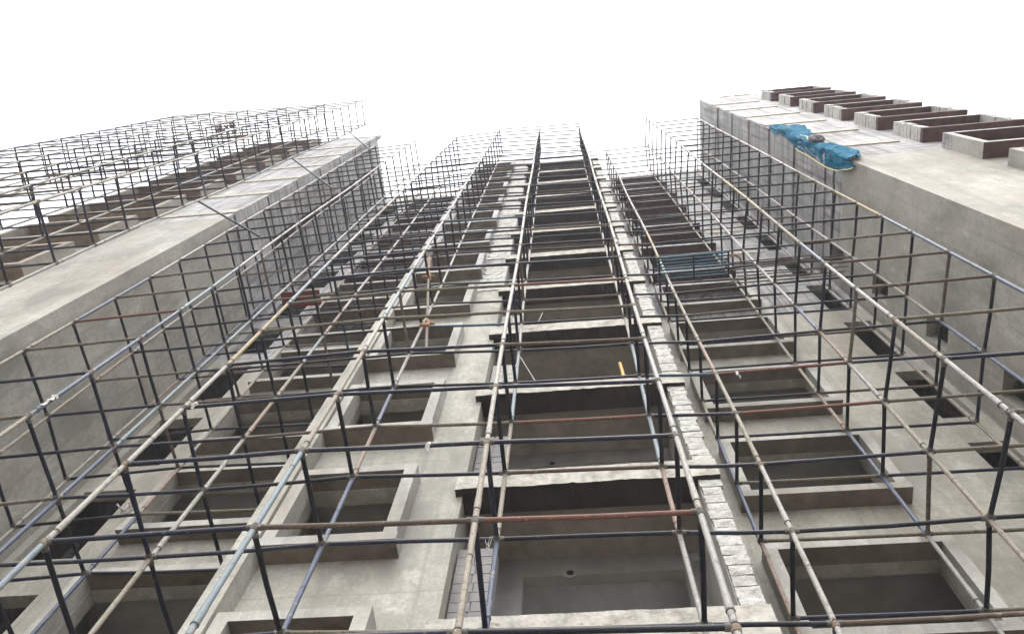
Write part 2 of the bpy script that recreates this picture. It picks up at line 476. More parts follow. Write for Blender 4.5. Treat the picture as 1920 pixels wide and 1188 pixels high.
sh.box(5.9, 6.02, 7.2, 10.5, GZ, TOP - .3, M['shaft'])
sh.box(-3.98, 1.9, 9.0, 9.2, GZ, TOP - .3, M['inner'])
tag(sh.build('partition_wall', B, (0, 10.5, GZ)), 'inner walls and painted-dark duct liners seen only through the openings')
r = MB()
r.box(-15.95, -9.6, 3.85, 10.7, TOP, TOP + .25, M['slab'])
r.box(-9.6, -4.34, 7.2, 10.7, TOP, TOP + .25, M['slab'])
r.box(-4.34, -1.69, 5.76, 10.7, TOP, TOP + .25, M['slab'])
r.box(1.5, 7.2, 6.99, 10.7, TOP, TOP + .25, M['slab'])
r.box(-1.69, 1.5, 6.9, 10.7, TOP, TOP + .25, M['slab'])
r.box(7.2, 12.95, 3.5, 10.7, TOP, TOP + .25, M['slab'])
r.build('roof', B, (0, 7, TOP))

# interior floors behind the windows
def floor_box(x0, x1, y0, y1, zs, m):
    for z in zs:
        b = MB(); b.box(x0, x1, y0, y1, z, z + .14, m)
        b.build('floor_slab', B, (x0, y0, z))
floor_box(-4.0, -1.9, 6.0, 9.0, [10.12 + H * n for n in range(-3, 10)], M['inner'])
floor_box(-7.96, -4.38, 7.43, 10.5, [13.06 + H * n for n in range(-4, 9)], M['inner'])
floor_box(1.9, 5.88, 7.21, 10.5, [12.58 + H * n for n in range(-4, 9)], M['inner'])
floor_box(-15.7, -9.86, 4.08, 10.5, [lwz(k) + 2.15 for k in range(-5, 8)], M['inner'])
floor_box(7.43, 12.7, 3.73, 10.5, [rwz(k) + 2.15 for k in range(-6, 7)], M['inner'])

# --- central open bay: landing slabs, back wall, brick piers
for n in range(-3, 11):
    z0 = zc(n); z1 = z0 + (.47 if n != -1 else .5)
    x0, x1 = -1.78, 1.8
    N = 60
    mb = MB()
    yo = [5.64 + rnd.uniform(-.003, .003) for _ in range(N + 1)]
    zb = [z0 + rnd.uniform(-.002, .002) + .03 * noise.noise(Vector((i * .09, n * 3.3, 0))) + max(0, noise.noise(Vector((i * .5, n * 7.7, 5))) - .35) * .09 for i in range(N + 1)]
    zt = [z1 - .04 + rnd.uniform(-.002, .002) + .02 * noise.noise(Vector((i * .13, n * 5.1, 9))) for i in range(N + 1)]
    for i in range(N):
        a = x0 + (x1 - x0) * i / N; b = x0 + (x1 - x0) * (i + 1) / N
        mb.quad((a, yo[i], zb[i]), (b, yo[i + 1], zb[i + 1]), (b, yo[i + 1], zt[i + 1]), (a, yo[i], zt[i]), M['slab'])
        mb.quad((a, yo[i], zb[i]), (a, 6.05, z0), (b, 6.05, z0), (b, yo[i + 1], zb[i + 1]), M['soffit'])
        mb.quad((a, yo[i], zt[i]), (b, yo[i + 1], zt[i + 1]), (b, 6.05, z1), (a, 6.05, z1), M['slab'])
    mb.quad((x0, yo[0], zb[0]), (x0, yo[0], zt[0]), (x0, 6.05, z1), (x0, 6.05, z0), M['slab'])
    mb.quad((x1, yo[N], zb[N]), (x1, 6.05, z0), (x1, 6.05, z1), (x1, yo[N], zt[N]), M['slab'])
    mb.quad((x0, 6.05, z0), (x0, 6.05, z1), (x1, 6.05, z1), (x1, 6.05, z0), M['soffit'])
    mb.box(-1.685, 1.5, 6.052, 6.94, z0 + .16, z1 - .044, M['ceil'])
    o = mb.build('landing_slab', B, (0, 5.64, z0))
nh = [(-.95, 1.25, zc(n) - 1.75, zc(n) - .22) for n in range(-2, 2)]
def cb(mb):
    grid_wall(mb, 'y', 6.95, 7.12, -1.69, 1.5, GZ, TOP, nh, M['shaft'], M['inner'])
wall('w', 'dim back wall of the stair bay with a small round pipe hole painted dark on each storey', cb)
for n in range(-2, 11):
    hb = MB()
    cx = (-.3, -.55, -.3, -.06, -.07)[n % 5]
    hb.tube((cx, 6.942, zc(n) + .07 - .25), (cx, 6.95, zc(n) + .07 - .25), .11, M['shaft'], 16)
    hb.tube((cx, 6.934, zc(n) + .07 - .25), (cx, 6.942, zc(n) + .07 - .25), .05, M['hole'], 14)  # solid near-black disc on the wall; paints the shade inside a hole
    hb.build('pipe_hole_disc', B, (cx, 6.95, zc(n)))
# side wall of the bay on the right with its rough brick end
for n in range(-3, 11):
    za = zc(n - 1) + .475; zb_ = zc(n) - .01
    mb = MB()
    nb = 14; hh = (zb_ - za) / nb
    for i in range(nb):
        w0 = 1.505 + rnd.uniform(-.012, .012); w1 = 1.785 + rnd.uniform(-.035, .01)
        y0 = 5.70 + rnd.uniform(-.007, .007)
        zA = za + i * hh + .006; zB = za + (i + 1) * hh - .006
        # rough, slightly broken block end
        K = 4
        row = [[(w0 + (w1 - w0) * a / K + rnd.uniform(-.006, .006), y0 + rnd.uniform(-.005, .005) + (.006 if a in (0, K) or b in (0, 3) else 0),
                 zA + (zB - zA) * b / 3 + rnd.uniform(-.006, .006)) for a in range(K + 1)] for b in range(4)]
        for a in range(K):
            for b in range(3):
                mb.quad(row[b][a], row[b][a + 1], row[b + 1][a + 1], row[b + 1][a], M['block'])
        for a in range(K):
            p, q = row[0][a], row[0][a + 1]
            mb.quad(p, (p[0], 5.76, p[2]), (q[0], 5.76, q[2]), q, M['block'])
            p, q = row[3][a], row[3][a + 1]
            mb.quad(p, q, (q[0], 5.76, q[2]), (p[0], 5.76, p[2]), M['block'])
        for b in range(3):
            p, q = row[b][0], row[b + 1][0]
            mb.quad(p, q, (p[0], 5.76, q[2]), (p[0], 5.76, p[2]), M['block'])
            p, q = row[b][K], row[b + 1][K]
            mb.quad(p, (p[0], 5.76, p[2]), (p[0], 5.76, q[2]), q, M['block'])
    mb.box(1.515, 1.765, 5.716, 6.9, za, zb_, M['mortar'])
    mb.box(1.497, 1.515, 5.74, 6.93, za, zb_, M['inner'])
    o = mb.build('brick_pier', B, (1.6, 5.7, za))
    if n < 1: o['label'] = 'rough pale block wall end beside the open stair bay'
# stub of blockwork on the left of the bay
for n in range(-2, 5):
    za = zc(n - 1) + .475
    mb = MB()
    for i in range(10):
        for a, b in ((-1.66, -1.44 + (.03 if i % 2 else 0)), (-1.43 + (.03 if i % 2 else 0), -1.16)):
            mb.box(a, b - .01, 5.99, 6.19, za + i * .17 + .004, za + (i + 1) * .17 - .008, M['shaft'] if n < 2 else M['block'], jit=.004)
    mb.box(-1.67, -1.18, 6.0, 6.18, za, za + 1.69, M['mortar'])
    mb.build('block_infill', B, (-1.5, 6.1, za))
# bare blockwork face on the right edge of the upper storeys of the left pier
for n in range(4, 11):
    mb = MB(); za = zc(n - 1) + .48
    for i in range(12):
        for c in range(3):
            a = -2.36 + c * .225 + (.08 if i % 2 else 0)
            b = min(a + .215, -1.70)
            if b - a < .06: continue
            mb.box(a, b, 5.735 + rnd.uniform(-.006, .006), 5.755, za + i * .205 + .005, za + i * .205 + .195, M['block'], jit=.004)
    mb.build('blockwork', B, (-2, 5.74, za))

# --- projecting concrete window surrounds (sill is a sub-part)
def surround(x0, x1, zA, zB, yf, yb, t, name_sill_depth, m, munder, th=.15, ts=.16):
    """open box round the window: jambs and head in one mesh, sill separate"""
    mb = MB()
    mb.box(x0, x0 + t, yf, yb, zA + ts, zB, m)
    mb.box(x1 - t, x1, yf, yb, zA + ts, zB, m)
    mb.box(x0 + t, x1 - t, yf, yb, zB - th, zB - .003, m, mb=munder)
    o = mb.build('window_surround', B, (x0, yf, zA))
    s = MB()
    s.box(x0 - .02, x1 + .02, yf - .004, yb, zA, zA + ts, m, mb=munder)
    s.build('sill', o, (x0, yf, zA))
    return o
def col(x0, x1, z, yf, yb, t, n0, n1, pitch, m, mu, label=None, **k):
    o = surround(x0, x1, z[0] + pitch * n0, z[1] + pitch * n0, yf, yb, t, 0, m, mu, **k)
    if label: o['label'] = label
    for n in range(n0 + 1, n1):
        copy_tree(o, B, (0, 0, pitch * (n - n0)))
    return o
col(-4.06, -2.35, (8.20, 10.03), 5.48, 5.76, .17, -3, 11, H, M['frame'], M['soffit_brown'])
col(-7.76, -5.08, (11.02, 13.02), 6.92, 7.2, .17, -4, 5, H, M['frame'], M['soffit_brown'])
col(-7.76, -5.08, (11.02, 13.02), 6.92, 7.2, .17, 5, 10, H, M['frame'], M['ply'])
col(2.33, 4.80, (10.65, 12.50), 6.7, 6.99, .17, -4, 4, H, M['frame'], M['soffit_brown'])
col(2.33, 4.80, (10.65, 12.50), 6.7, 6.99, .17, 4, 10, H, M['frame'], M['ply'])
wlab = 'projecting concrete box frame round a window'
col(9.72, 12.28, (19.25, 21.35), 3.12, 3.5, .18, -6, 1, 3.15, M['frame'], M['ply'], wlab)
for (xa, xb) in ((-15.3, -12.0),):
    col(xa, xb, (16.45, 18.55), 3.5, 3.85, .18, -5, 3, 3.15, M['frame_tan'], M['soffit_tan'], wlab)
    col(xa, xb, (16.45, 18.55), 3.5, 3.85, .18, 3, 8, 3.15, M['frame_tan'], M['soffit_rose'], wlab)
# upper right wing frames: bare block ends, red-stained shuttered faces
for k in range(1, 7):
    zA = rwz(k)
    mb = MB()
    for side in (0, 1):
        xa = 9.72 if side == 0 else 12.1
        for i in range(8):
            mb.box(xa + rnd.uniform(-.02, .01), xa + .18 + rnd.uniform(-.01, .02), 3.12 + rnd.uniform(-.02, .02), 3.5,
                   zA + .16 + i * .243 + .008, zA + .16 + (i + 1) * .243 - .012, M['block'])
        mb.box(xa + .02, xa + .165, 3.15, 3.5, zA + .16, zA + 2.1, M['mortar'])
    mb.box(9.9, 12.1, 3.13, 3.5, zA + 1.96, zA + 2.09, M['block'], mb=M['ply'])
    o = mb.build('window_surround', B, (9.72, 3.12, zA))
    o['label'] = 'bare block window box with dark red shuttered faces'
    s = MB(); s.box(9.68, 12.32, 3.11, 3.5, zA, zA + .16, M['ply'], mb=M['ply']); s.build('sill', o, (9.72, 3.12, zA))

# --- light slab edge bands on the bare upper walls
def band(x0, x1, y0, y1, z, t=.42, n=1):
    mb = MB(); mb.box(x0, x1, y0, y1, z, z + t, M['slab'], jit=0)
    return mb.build('slab_band', B, (x0, y0, z))
b0 = band(7.19, 9.3, 3.468, 3.497, 22.9, .5)
for i in range(1, 6): copy_tree(b0, B, (0, 0, 3.15 * i))
b0 = band(-11.9, -9.59, 3.82, 3.847, 22.7, .5)
for i in range(1, 6): copy_tree(b0, B, (0, 0, 3.15 * i))
b0 = band(4.9, 6.2, 6.965, 6.987, 22.2, .4)
for i in range(1, 6): copy_tree(b0, B, (0, 0, 3.04 * i))
# dark open shutter joints and uneven lifts on the bare side walls
def joint(x0, x1, y0, y1, z, t):
    mb = MB(); N = 14
    for i in range(N):
        a = y0 + (y1 - y0) * i / N; b = y0 + (y1 - y0) * (i + 1) / N
        mb.box(x0, x1, a, b, z - t * rnd.uniform(.4, 1), z + t * rnd.uniform(.4, 1), M['joint_duct_shade'])
    o = mb.build('shutter_joint', B, (x0, y0, z))
for k in range(7):
    joint(7.184, 7.197, 3.56, 6.95, 21.75 + 3.04 * k + rnd.uniform(-.1, .1), .07 if k else .1)
    joint(-9.597, -9.584, 3.9, 7.15, 22.5 + 3.04 * k + rnd.uniform(-.1, .1), .07)
for x0, x1, yy, zs in ((7.15, 7.199, 3.5, range(6)), (-9.599, -9.53, 3.85, range(6))):
    for k in zs:
        mb = MB(); z = 22.4 + 3.04 * k
        mb.box(x0, x1, yy + .02, 7.1 - rnd.uniform(.2, .8) * (k % 2), z + .08, z + 2.35 + rnd.uniform(0, .3), M['rawside'], jit=.006)
        if x0 > 0 : mb.build('shuttered_panel', B, (x0, yy, z))
# drain pipes in the right-hand duct
for x, y, rr in ((6.56, 7.32, .05), (6.74, 7.4, .042)):
    mb = MB()
    mb.tube((x, y, GZ), (x, y, 41), rr, STD[6], 12)
    for k in range(-3, 12):
        mb.tube((x, y, 10.9 + k * 3.04), (x, y, 11.05 + k * 3.04), rr * 1.35, CUPD, 12)
        mb.tube((x, y, 11.6 + k * 3.04), (x, y + .3, 11.75 + k * 3.04), rr * .7, CUPD, 8)
    o = mb.build('drain_pipe', B, (x, y, GZ))
for k in range(-3, 8):
    mb = MB()
    x, y, z = -9.0, 7.62, 11.3 + H * k
    mb.tube((x, y, z), (x + .32, y, z), .06, M['hole'], 12); mb.tube((x, y, z - .3), (x, y, z + .35), .07, M['hole'], 12)
    mb.build('drain_pipe', B, (x, y, z))

# ------------------------------------------------------------------ scaffolding
Z0, LIFT = 6.322, 1.5
PX = {'Za': (-9.37, 4.13), 'Zb': (-9.32, 5.38), 'Zc': (-9.29, 6.63), 'Aa': (-7.30, 4.06), 'Ab': (-7.26, 5.31), 'Ac': (-7.20, 6.54),
      'Ba': (-5.19, 4.08), 'Bb': (-5.17, 5.30), 'Bc': (-5.15, 6.58), 'Ca': (-3.11, 4.03), 'Cb': (-3.09, 5.25), 'Da': (-1.04, 4.08),
      'Db': (-1.05, 5.33), 'Ea': (1.0, 4.125), 'Eb': (1.02, 5.36), 'Fb': (2.26, 5.42), 'Fc': (2.285, 6.60), 'Ga': (4.46, 4.10),
      'Gb': (4.38, 5.37), 'Gc': (4.42, 6.60), 'Ia': (6.56, 4.08), 'Ib': (6.51, 5.34), 'Ic': (6.51, 6.60)}
TOPK = {'Z': 23, 'A': 23, 'B': 23, 'C': 24, 'D': 24, 'E': 24, 'F': 23, 'G': 24, 'I': 22}
node = {}
def mk_nodes(P, kmin=-5, jit=.018):
    for n, (x, y) in P.items():
        a, b = rnd.uniform(0, 6.28), rnd.uniform(0, 6.28)
        ax, ay = rnd.uniform(0, jit), rnd.uniform(0, jit)
        for k in range(kmin, TOPK[n[0]] + 1):
            node[n, k] = Vector((x + ax * math.sin(a + k * .8) * 1.2, y + ay * math.sin(b + k * .7) * 1.2, Z0 + LIFT * k + rnd.uniform(-.015, .015)))
BEND = {('Ga', 0): .05, ('Ga', 1): .03, ('Ga', 2): -.02, ('Ga', 3): -.02, ('Ba', 10): .02}
mk_nodes(PX)

class Scaffold:
    def __init__(s, label, origin, cat='scaffolding'):
        s.root = empty('tube_scaffolding', origin)
        tag(s.root, label, cat)
        s.parts = {'ledger': [], 'transom': [], 'coupler': []}
    def standard(s, n, kmin, kmax, seq=None):
        mb = MB()
        ps = [node[n, k] for k in range(kmin, kmax + 1)]
        ps = [Vector((ps[0].x, ps[0].y, GZ + .02))] + ps + [ps[-1] + Vector((0, 0, rnd.uniform(.15, .7)))]
        sq = SEQ.get(n)
        mi = rnd.choices(range(7), STDW)[0]
        left = rnd.choice((1, 2))
        for i in range(len(ps) - 1):
            kk = kmin + i - 1
            if sq and kk in sq: left = 0
            if left <= 0:
                if sq and kk in sq: mi = sq[kk]
                elif rnd.random() < (.0 if sq else .6): mi = rnd.choices(range(7), STDW)[0]
                left = rnd.choice((2, 2, 3))
                # spigot sleeve where two tubes meet
                a = ps[i] + (ps[i + 1] - ps[i]) * .12; b = ps[i] + (ps[i + 1] - ps[i]) * .30
                b = a + (ps[i + 1] - ps[i]).normalized() * .2
                mb.tube(ps[i], a, .0300, STD[mi], 12)
                mb.tube(a, b, .0340, STD[mi], 12); mb.tube(a, a + (b - a) * .06, .0375, CUPD, 12)
                mb.tube(b, ps[i + 1], .0300, STD[mi], 12)
            else:
                mb.tube(ps[i], ps[i + 1], .0300, STD[mi], 12)
                if rnd.random() < .5:
                    t = rnd.uniform(.4, .8); p = ps[i].lerp(ps[i + 1], t)
                    mb.tube(p, p + Vector((0, 0, .015)), .0325, CUPD, 12)
            left -= 1
        o = mb.build('standard', s.root, tuple(ps[0]))
        bp = MB(); x, y = ps[0].x, ps[0].y
        bp.box(x - .08, x + .08, y - .08, y + .08, GZ, GZ + .012, CUPD)
        bp.tube((x, y, GZ + .012), (x, y, GZ + .25), .036, CUPD, 12)
        bp.build('base_plate', o, (x, y, GZ))
        for k in range(kmin, kmax + 1):
            s.parts['coupler'].append((node[n, k], n, k))
    def bar(s, kind, a, b, w=None, mi=None):
        s.parts[kind].append((a, b, mi if mi is not None else rnd.choices(range(6), w)[0]))
    def finish(s):
        cam0 = Vector((0, 0, 0))
        def vis(p):
            d = p - cam0; z = d.dot(F_)
            if z < .3: return -1
            u = abs(d.dot(R_) / z) * 1500 / 960; v = abs(d.dot(U_) / z) * 1500 / 594
            return (1.0 if u < 1.15 and v < 1.15 else .0) / z
        for kind in ('ledger', 'transom'):
            L = s.parts[kind]
            L.sort(key=lambda t: -max(vis(t[0]), vis(t[1]), vis((t[0] + t[1]) / 2)))
            rest = MB()
            for i, (a, b, mi) in enumerate(L):
                mb = MB() if i < 100 else rest
                d = (b - a).normalized()
                off = Vector((0, 0, .012 if kind == 'ledger' else -.022))
                sag = Vector((rnd.uniform(-.006, .006), rnd.uniform(-.006, .006), rnd.uniform(-.016, .004)))
                m0 = (a + b) / 2 + sag + off
                A = a + d * .03 + off; Bp = b - d * .03 + off
                r = .0255 if kind == 'ledger' else .028
                mb.tube(A, m0, r, LED[mi], 10, caps=False); mb.tube(m0, Bp, r, LED[mi], 10, caps=False)
                for e, q in ((A, 1), (Bp, -1)):
                    mb.tube(e, e + d * (.05 * q), r * 1.25, CUPD, 10)
                if i < 100: mb.build(kind, s.root, tuple(A))
            if len(L) > 100:
                o = rest.build(kind, s.root, tuple(L[100][0])); o['kind'] = 'stuff'
                o['label'] = 'all the remaining far ' + kind + ' tubes of this scaffolding'
        L = s.parts['coupler']
        L.sort(key=lambda t: -vis(t[0]))
        rest = MB()
        for i, (p, n, k) in enumerate(L):
            mb = MB() if i < 100 else rest
            m = CUP if rnd.random() < .55 else CUPD
            dz = Vector((0, 0, 1))
            N = 12 if i < 160 else 8
            mb.tube(p - dz * .045, p - dz * .005, .036, m, N, r2=.043)
            mb.tube(p - dz * .005, p + dz * .012, .043, m, N)
            mb.tube(p + dz * .03, p + dz * .065, .040, CUPD if m == CUP else CUP, N, r2=.031)
            if i < 100: mb.build('coupler', s.root, tuple(p))
        if len(L) > 100:
            o = rest.build('coupler', s.root, tuple(L[100][0])); o['kind'] = 'stuff'
            o['label'] = 'all the remaining far tube couplers of this scaffolding'

S1 = Scaffold('three-row tube scaffolding standing in the recess between the two wings of the block', (-1.0, 5.3, GZ))
for n in PX:
    S1.standard(n, -5, TOPK[n[0]])
NAVY = [6, 6, .8, 1.0, .12, .3]; KHA = [1.5, 1.5, 5, 2.5, .1, .1]; DARK = [4, 9, .2, .4, .03, .15]
SPEC = {('Ca', 'Da', 0): 3, ('Da', 'Ea', 0): 4, ('Ba', 'Ca', 0): 0, ('Ba', 'Ca', 1): 0, ('Ca', 'Da', 1): 0, ('Da', 'Ea', 1): 0, ('Ba', 'Ca', 2): 0,
        ('Ca', 'Da', 2): 0, ('Da', 'Ea', 2): 0, ('Ba', 'Ca', 3): 0, ('Ca', 'Da', 3): 0, ('Da', 'Ea', 3): 3, ('Ca', 'Da', 4): 2, ('Da', 'Ea', 4): 2,
        ('Ba', 'Ca', 4): 2, ('Ba', 'Ca', 5): 2, ('Ca', 'Da', 5): 2, ('Da', 'Ea', 5): 4, ('Db', 'Eb', 3): 4, ('Db', 'Eb', 2): 3, ('Cb', 'Db', 3): 2,
        ('Cb', 'Db', 1): 0, ('Bb', 'Cb', 1): 0, ('Cb', 'Db', 2): 0, ('Fb', 'Gb', 3): 4, ('Fb', 'Gb', 4): 4, ('Fb', 'Gb', 2): 0, ('Fb', 'Gb', 1): 1,
        ('Fc', 'Gc', 2): 2, ('Fc', 'Gc', 1): 0, ('Fc', 'Gc', 3): 2, ('Gc', 'Ic', 2): 2, ('Ab', 'Bb', 4): 3, ('Bb', 'Cb', 3): 3}
def led(n1, n2, w):
    for k in range(-4, min(TOPK[n1[0]], TOPK[n2[0]]) + 1):
        mi = SPEC.get((n1, n2, k))
        S1.bar('ledger', node[n1, k], node[n2, k], w, mi)
for a, b in (('Ba', 'Ca'), ('Ca', 'Da'), ('Da', 'Ea')): led(a, b, NAVY)
for a, b in (('Za', 'Aa'), ('Ga', 'Ia')):
    for k in range(-4, 23):
        S1.bar('ledger', node[a, k], node[b, k], KHA if k < 8 else DARK)
rb = ['Zb', 'Ab', 'Bb', 'Cb', 'Db', 'Eb', 'Fb', 'Gb', 'Ib']
for a, b in zip(rb[:-1], rb[1:]): led(a, b, NAVY if a not in ('Zb', 'Gb') else [4, 4, 2.5, 1.5, .08, .15])
for a, b in (('Zc', 'Ac'), ('Ac', 'Bc'), ('Fc', 'Gc'), ('Gc', 'Ic')): led(a, b, [4, 4, 2.5, 1.5, .08, .15])
for c in 'ZABCDEFGI':
    for p, q in (('a', 'b'), ('b', 'c')):
        if (c + p) in PX and (c + q) in PX:
            for k in range(-4, TOPK[c] + 1):
                S1.bar('transom', node[c + p, k], node[c + q, k], DARK)
S1.finish()

# scaffolding standing in front of the left wing
LX = {'La': (-10.42, 2.06), 'Lb': (-10.42, 3.32), 'Ma': (-12.5, 2.04), 'Mb': (-12.55, 3.30), 'Na': (-14.6, 2.02), 'Nb': (-14.65, 3.27),
      'Oa': (-16.75, 1.97), 'Ob': (-16.75, 3.24), 'Pa': (-18.85, 1.93), 'Pb': (-18.9, 3.2), 'Qa': (-20.9, 1.92), 'Qb': (-20.95, 3.2)}
for c in 'LMNOPQ': TOPK[c] = 25
mk_nodes(LX)
S2 = Scaffold('two-row tube scaffolding in front of the left wing, seen against the white sky', (-14, 2.6, GZ))
for n in LX: S2.standard(n, -5, TOPK[n[0]])
for c1, c2 in zip('LMNOP', 'MNOPQ'):
    for r_ in 'ab':
        for k in range(-4, 26):
            S2.bar('ledger', node[c2 + r_, k], node[c1 + r_, k], [4, 5, 1.2, 1.4, .05, .1])
for c in 'LMNOPQ':
    for k in range(-4, 26): S2.bar('transom', node[c + 'a', k], node[c + 'b', k], DARK)
S2.finish()
for (a, b) in (((-10.70, 3.37, 22.7), (-8.1, 4.12, 20.35)), ((-10.6, 3.3, 31.3), (-8.1, 4.12, 27.7)), ((-10.5, 3.3, 40.5), (-9.0, 4.1, 38.2))):
    mb = MB(); mb.tube(a, b, .03, LED[1], 10); mb.build('brace', S2.root, a)

# ------------------------------------------------------------------ loose things
# rusty adjustable prop hanging in the scaffolding left of the stair bay
rust = pipe_mat('rusty_prop', (.22, .10, .055), (.30, .22, .15), .7, .8)
rustb = pipe_mat('orange_rust', (.26, .12, .05), (.2, .09, .05), .7, .85)
pr = empty('steel_prop', (-2.9, 4.7, 12.6))
tag(pr, 'short rusty upright prop clamped to brown ledgers with orange clamps', 'prop')
A = Vector((-3.35, 4.62, 18.6)); Bq = Vector((-2.52, 4.7, 12.6))
mb = MB(); mb.tube(A, A.lerp(Bq, .3), .034, rust, 12); mb.tube(A.lerp(Bq, .3), Bq, .026, LED[2], 12); mb.build('prop_tube', pr, tuple(A))
for t in (.28, .80):
    p = A.lerp(Bq, t); mb = MB()
    mb.tube(p + Vector((0, 0, -.1)), p + Vector((0, 0, .1)), .06, rustb, 10)
    mb.tube(p + Vector((-.14, 0, .0)), p + Vector((.14, 0, .02)), .03, rustb, 8)
    mb.tube(p + Vector((0, -.1, -.05)), p + Vector((0, .12, -.05)), .025, rustb, 8)
    mb.box(p.x - .04, p.x + .06, p.y - .07, p.y + .05, p.z - .18, p.z - .06, rustb, jit=.015)
    mb.build('clamp', pr, tuple(p))
# red plank lying on the scaffolding, left
redm = NT('red_painted_board'); redm = redm.fin(redm.mix(redm.noise(redm.pos, 6, 5), (.24, .05, .04), (.15, .045, .04)), .7)
mb = MB(); mb.box(-8.85, -7.65, 6.45, 6.95, 23.0, 23.05, redm, jit=.01)
tag(mb.build('board', None, (-8.2, 6.6, 23.0)), 'red painted board lying across the scaffolding close to the left wing side wall', 'board')
# blue-green platform panel of bars
teal = pipe_mat('teal_steel', (.02, .10, .16), (.04, .05, .06), .4, .5, (.1, .12, .13), .2)
pl = empty('scaffold_platform', (2.9, 5.4, 18.4))
tag(pl, 'blue-green steel grille platform wedged between the standards right of the stair bay', 'platform')
for i in range(8):
    mb = MB(); mb.tube((2.05, 5.02 + i * .075, 18.36 + rnd.uniform(-.02, .02)), (3.75, 5.02 + i * .075, 18.40 + rnd.uniform(-.03, .03)), .021, teal, 8)
    mb.build('grille_bar', pl, (2.05, 5.02 + i * .075, 18.38))
for x in (2.1, 2.9, 3.7):
    mb = MB(); mb.tube((x, 4.98, 18.33), (x, 5.6, 18.33), .018, LED[1], 8); mb.build('cross_bar', pl, (x, 4.98, 18.33))
# loose tubes stored on the scaffolding at the right
for i in range(8):
    x0 = 3.75 + rnd.uniform(-.15, .25); y = 5.30 + i * .085; z = 18.42 + rnd.uniform(0, .03) + (.05 if i % 3 == 0 else 0)
    mb = MB(); mb.tube((x0, y, z), (x0 + 2.3 + rnd.uniform(-.3, .4), y + rnd.uniform(-.08, .08), z + rnd.uniform(-.01, .02)), .017, LED[rnd.choice((0, 1, 2, 3))], 8)
    tag(mb.build('loose_tube', None, (x0, y, z)), 'loose dark tube lying in a bundle on the scaffolding beside the blue-green platform', 'tube', 'tubes stored in a bundle on the scaffolding')
# coil of wire on the platform's right end
mb = MB()
for q in range(3):
    pts = [(3.85 + (.17 + q * .015) * math.cos(t * .5), 5.32 + (.17 + q * .015) * math.sin(t * .5), 18.5 + q * .03 + rnd.uniform(-.01, .01)) for t in range(14)]
    mb.path(pts, .012, rust, 6)
tag(mb.build('wire_coil', None, (3.85, 5.32, 18.48)), 'small rusty coil of wire at the right end of the blue-green platform', 'wire coil')
# tangle of wire on the left inner ledger
def tangle(name, label, cat, c, r, m, n=60, th=.008, sx=(1, 1, 1)):
    mb = MB(); rr = random.Random(label)
    p = Vector(c); pts = [p.copy()]
    v = Vector((0, 0, 0))
    for i in range(n):
        v = v * .6 + Vector((rr.uniform(-1, 1) * sx[0], rr.uniform(-1, 1) * sx[1], rr.uniform(-1, 1) * sx[2])) * r * .6
        p = p + v; q = p - Vector(c)
        if q.length > r * 1.4: p = Vector(c) + q.normalized() * r
        pts.append(p.copy())
    mb.path(pts, th, m, 6)
    return tag(mb.build(name, None, c), label, cat)
wirem = pipe_mat('bright_wire', (.45, .45, .44), (.12, .12, .12), .6, .5)
tangle('wire_tangle', 'grey tangle of tie wire on a dark ledger near the left duct openings', 'wire', (-7.5, 6.52, 11.1), .13, wirem, 70, .009, (.8, .6, 1.6))
tangle('wire_tangle', 'twist of pale binding wire wrapped round the tall standard right of the stair bay', 'wire', (1.05, 4.08, 16.4), .1, wirem, 90, .008, (.3, .3, 3))
# rags and strings tied to ledgers
ragm = NT('white_cloth'); ragm = ragm.fin(ragm.mix(ragm.noise(ragm.pos, 12, 4), (.7, .69, .66), (.45, .44, .41)), .9)
def rag(label, p, w, h, seed, m=ragm):
    mb = MB(); rr = random.Random(seed); x, y, z = p
    mb.tube((x - w * .3, y, z), (x + w * .3, y, z), .028, m, 10)
    K = 6
    xs = [x + w * (.25 * math.sin(i * 1.1 + seed)) for i in range(K + 1)]
    for i in range(K):
        wa = w * (.5 - .32 * i / K) ; wb = w * (.5 - .32 * (i + 1) / K)
        za, zb = z - .02 - h * i / K, z - .02 - h * (i + 1) / K
        ya, yb = y - .03 + .02 * math.sin(i * 2 + seed), y - .03 + .02 * math.sin(i * 2 + 2 + seed)
        for dy, fl in ((0, 0), (.006, 1)):
            q = [(xs[i] - wa, ya + dy, za), (xs[i] + wa, ya + dy + .015, za), (xs[i + 1] + wb, yb + dy + .015, zb), (xs[i + 1] - wb, yb + dy, zb)]
            if fl: q.reverse()
            mb.quad(*q, m, True)
    return tag(mb.build('rag', None, p), label, 'rag')
rag('white rag knotted on the front navy ledger in front of the pale left pier', (-1.68, 4.06, 7.84), .06, .16, 1)
rag('small white rag hanging from a rust-brown ledger in front of the right-hand windows', (2.6, 5.40, 12.28), .05, .2, 2)
rag('white strip of cloth tied at the end of a navy ledger on the left', (-5.0, 4.04, 9.34), .06, .12, 3)
rag('torn white plastic stuck on the pale blue standard at the far left', (-7.27, 4.03, 9.9), .05, .3, 5)
tangle('string', 'thin white string dangling beside the left standard of the stair bay', 'string', (-1.16, 5.28, 7.72), .09, ragm, 22, .0022, (.35, .3, 1.8))
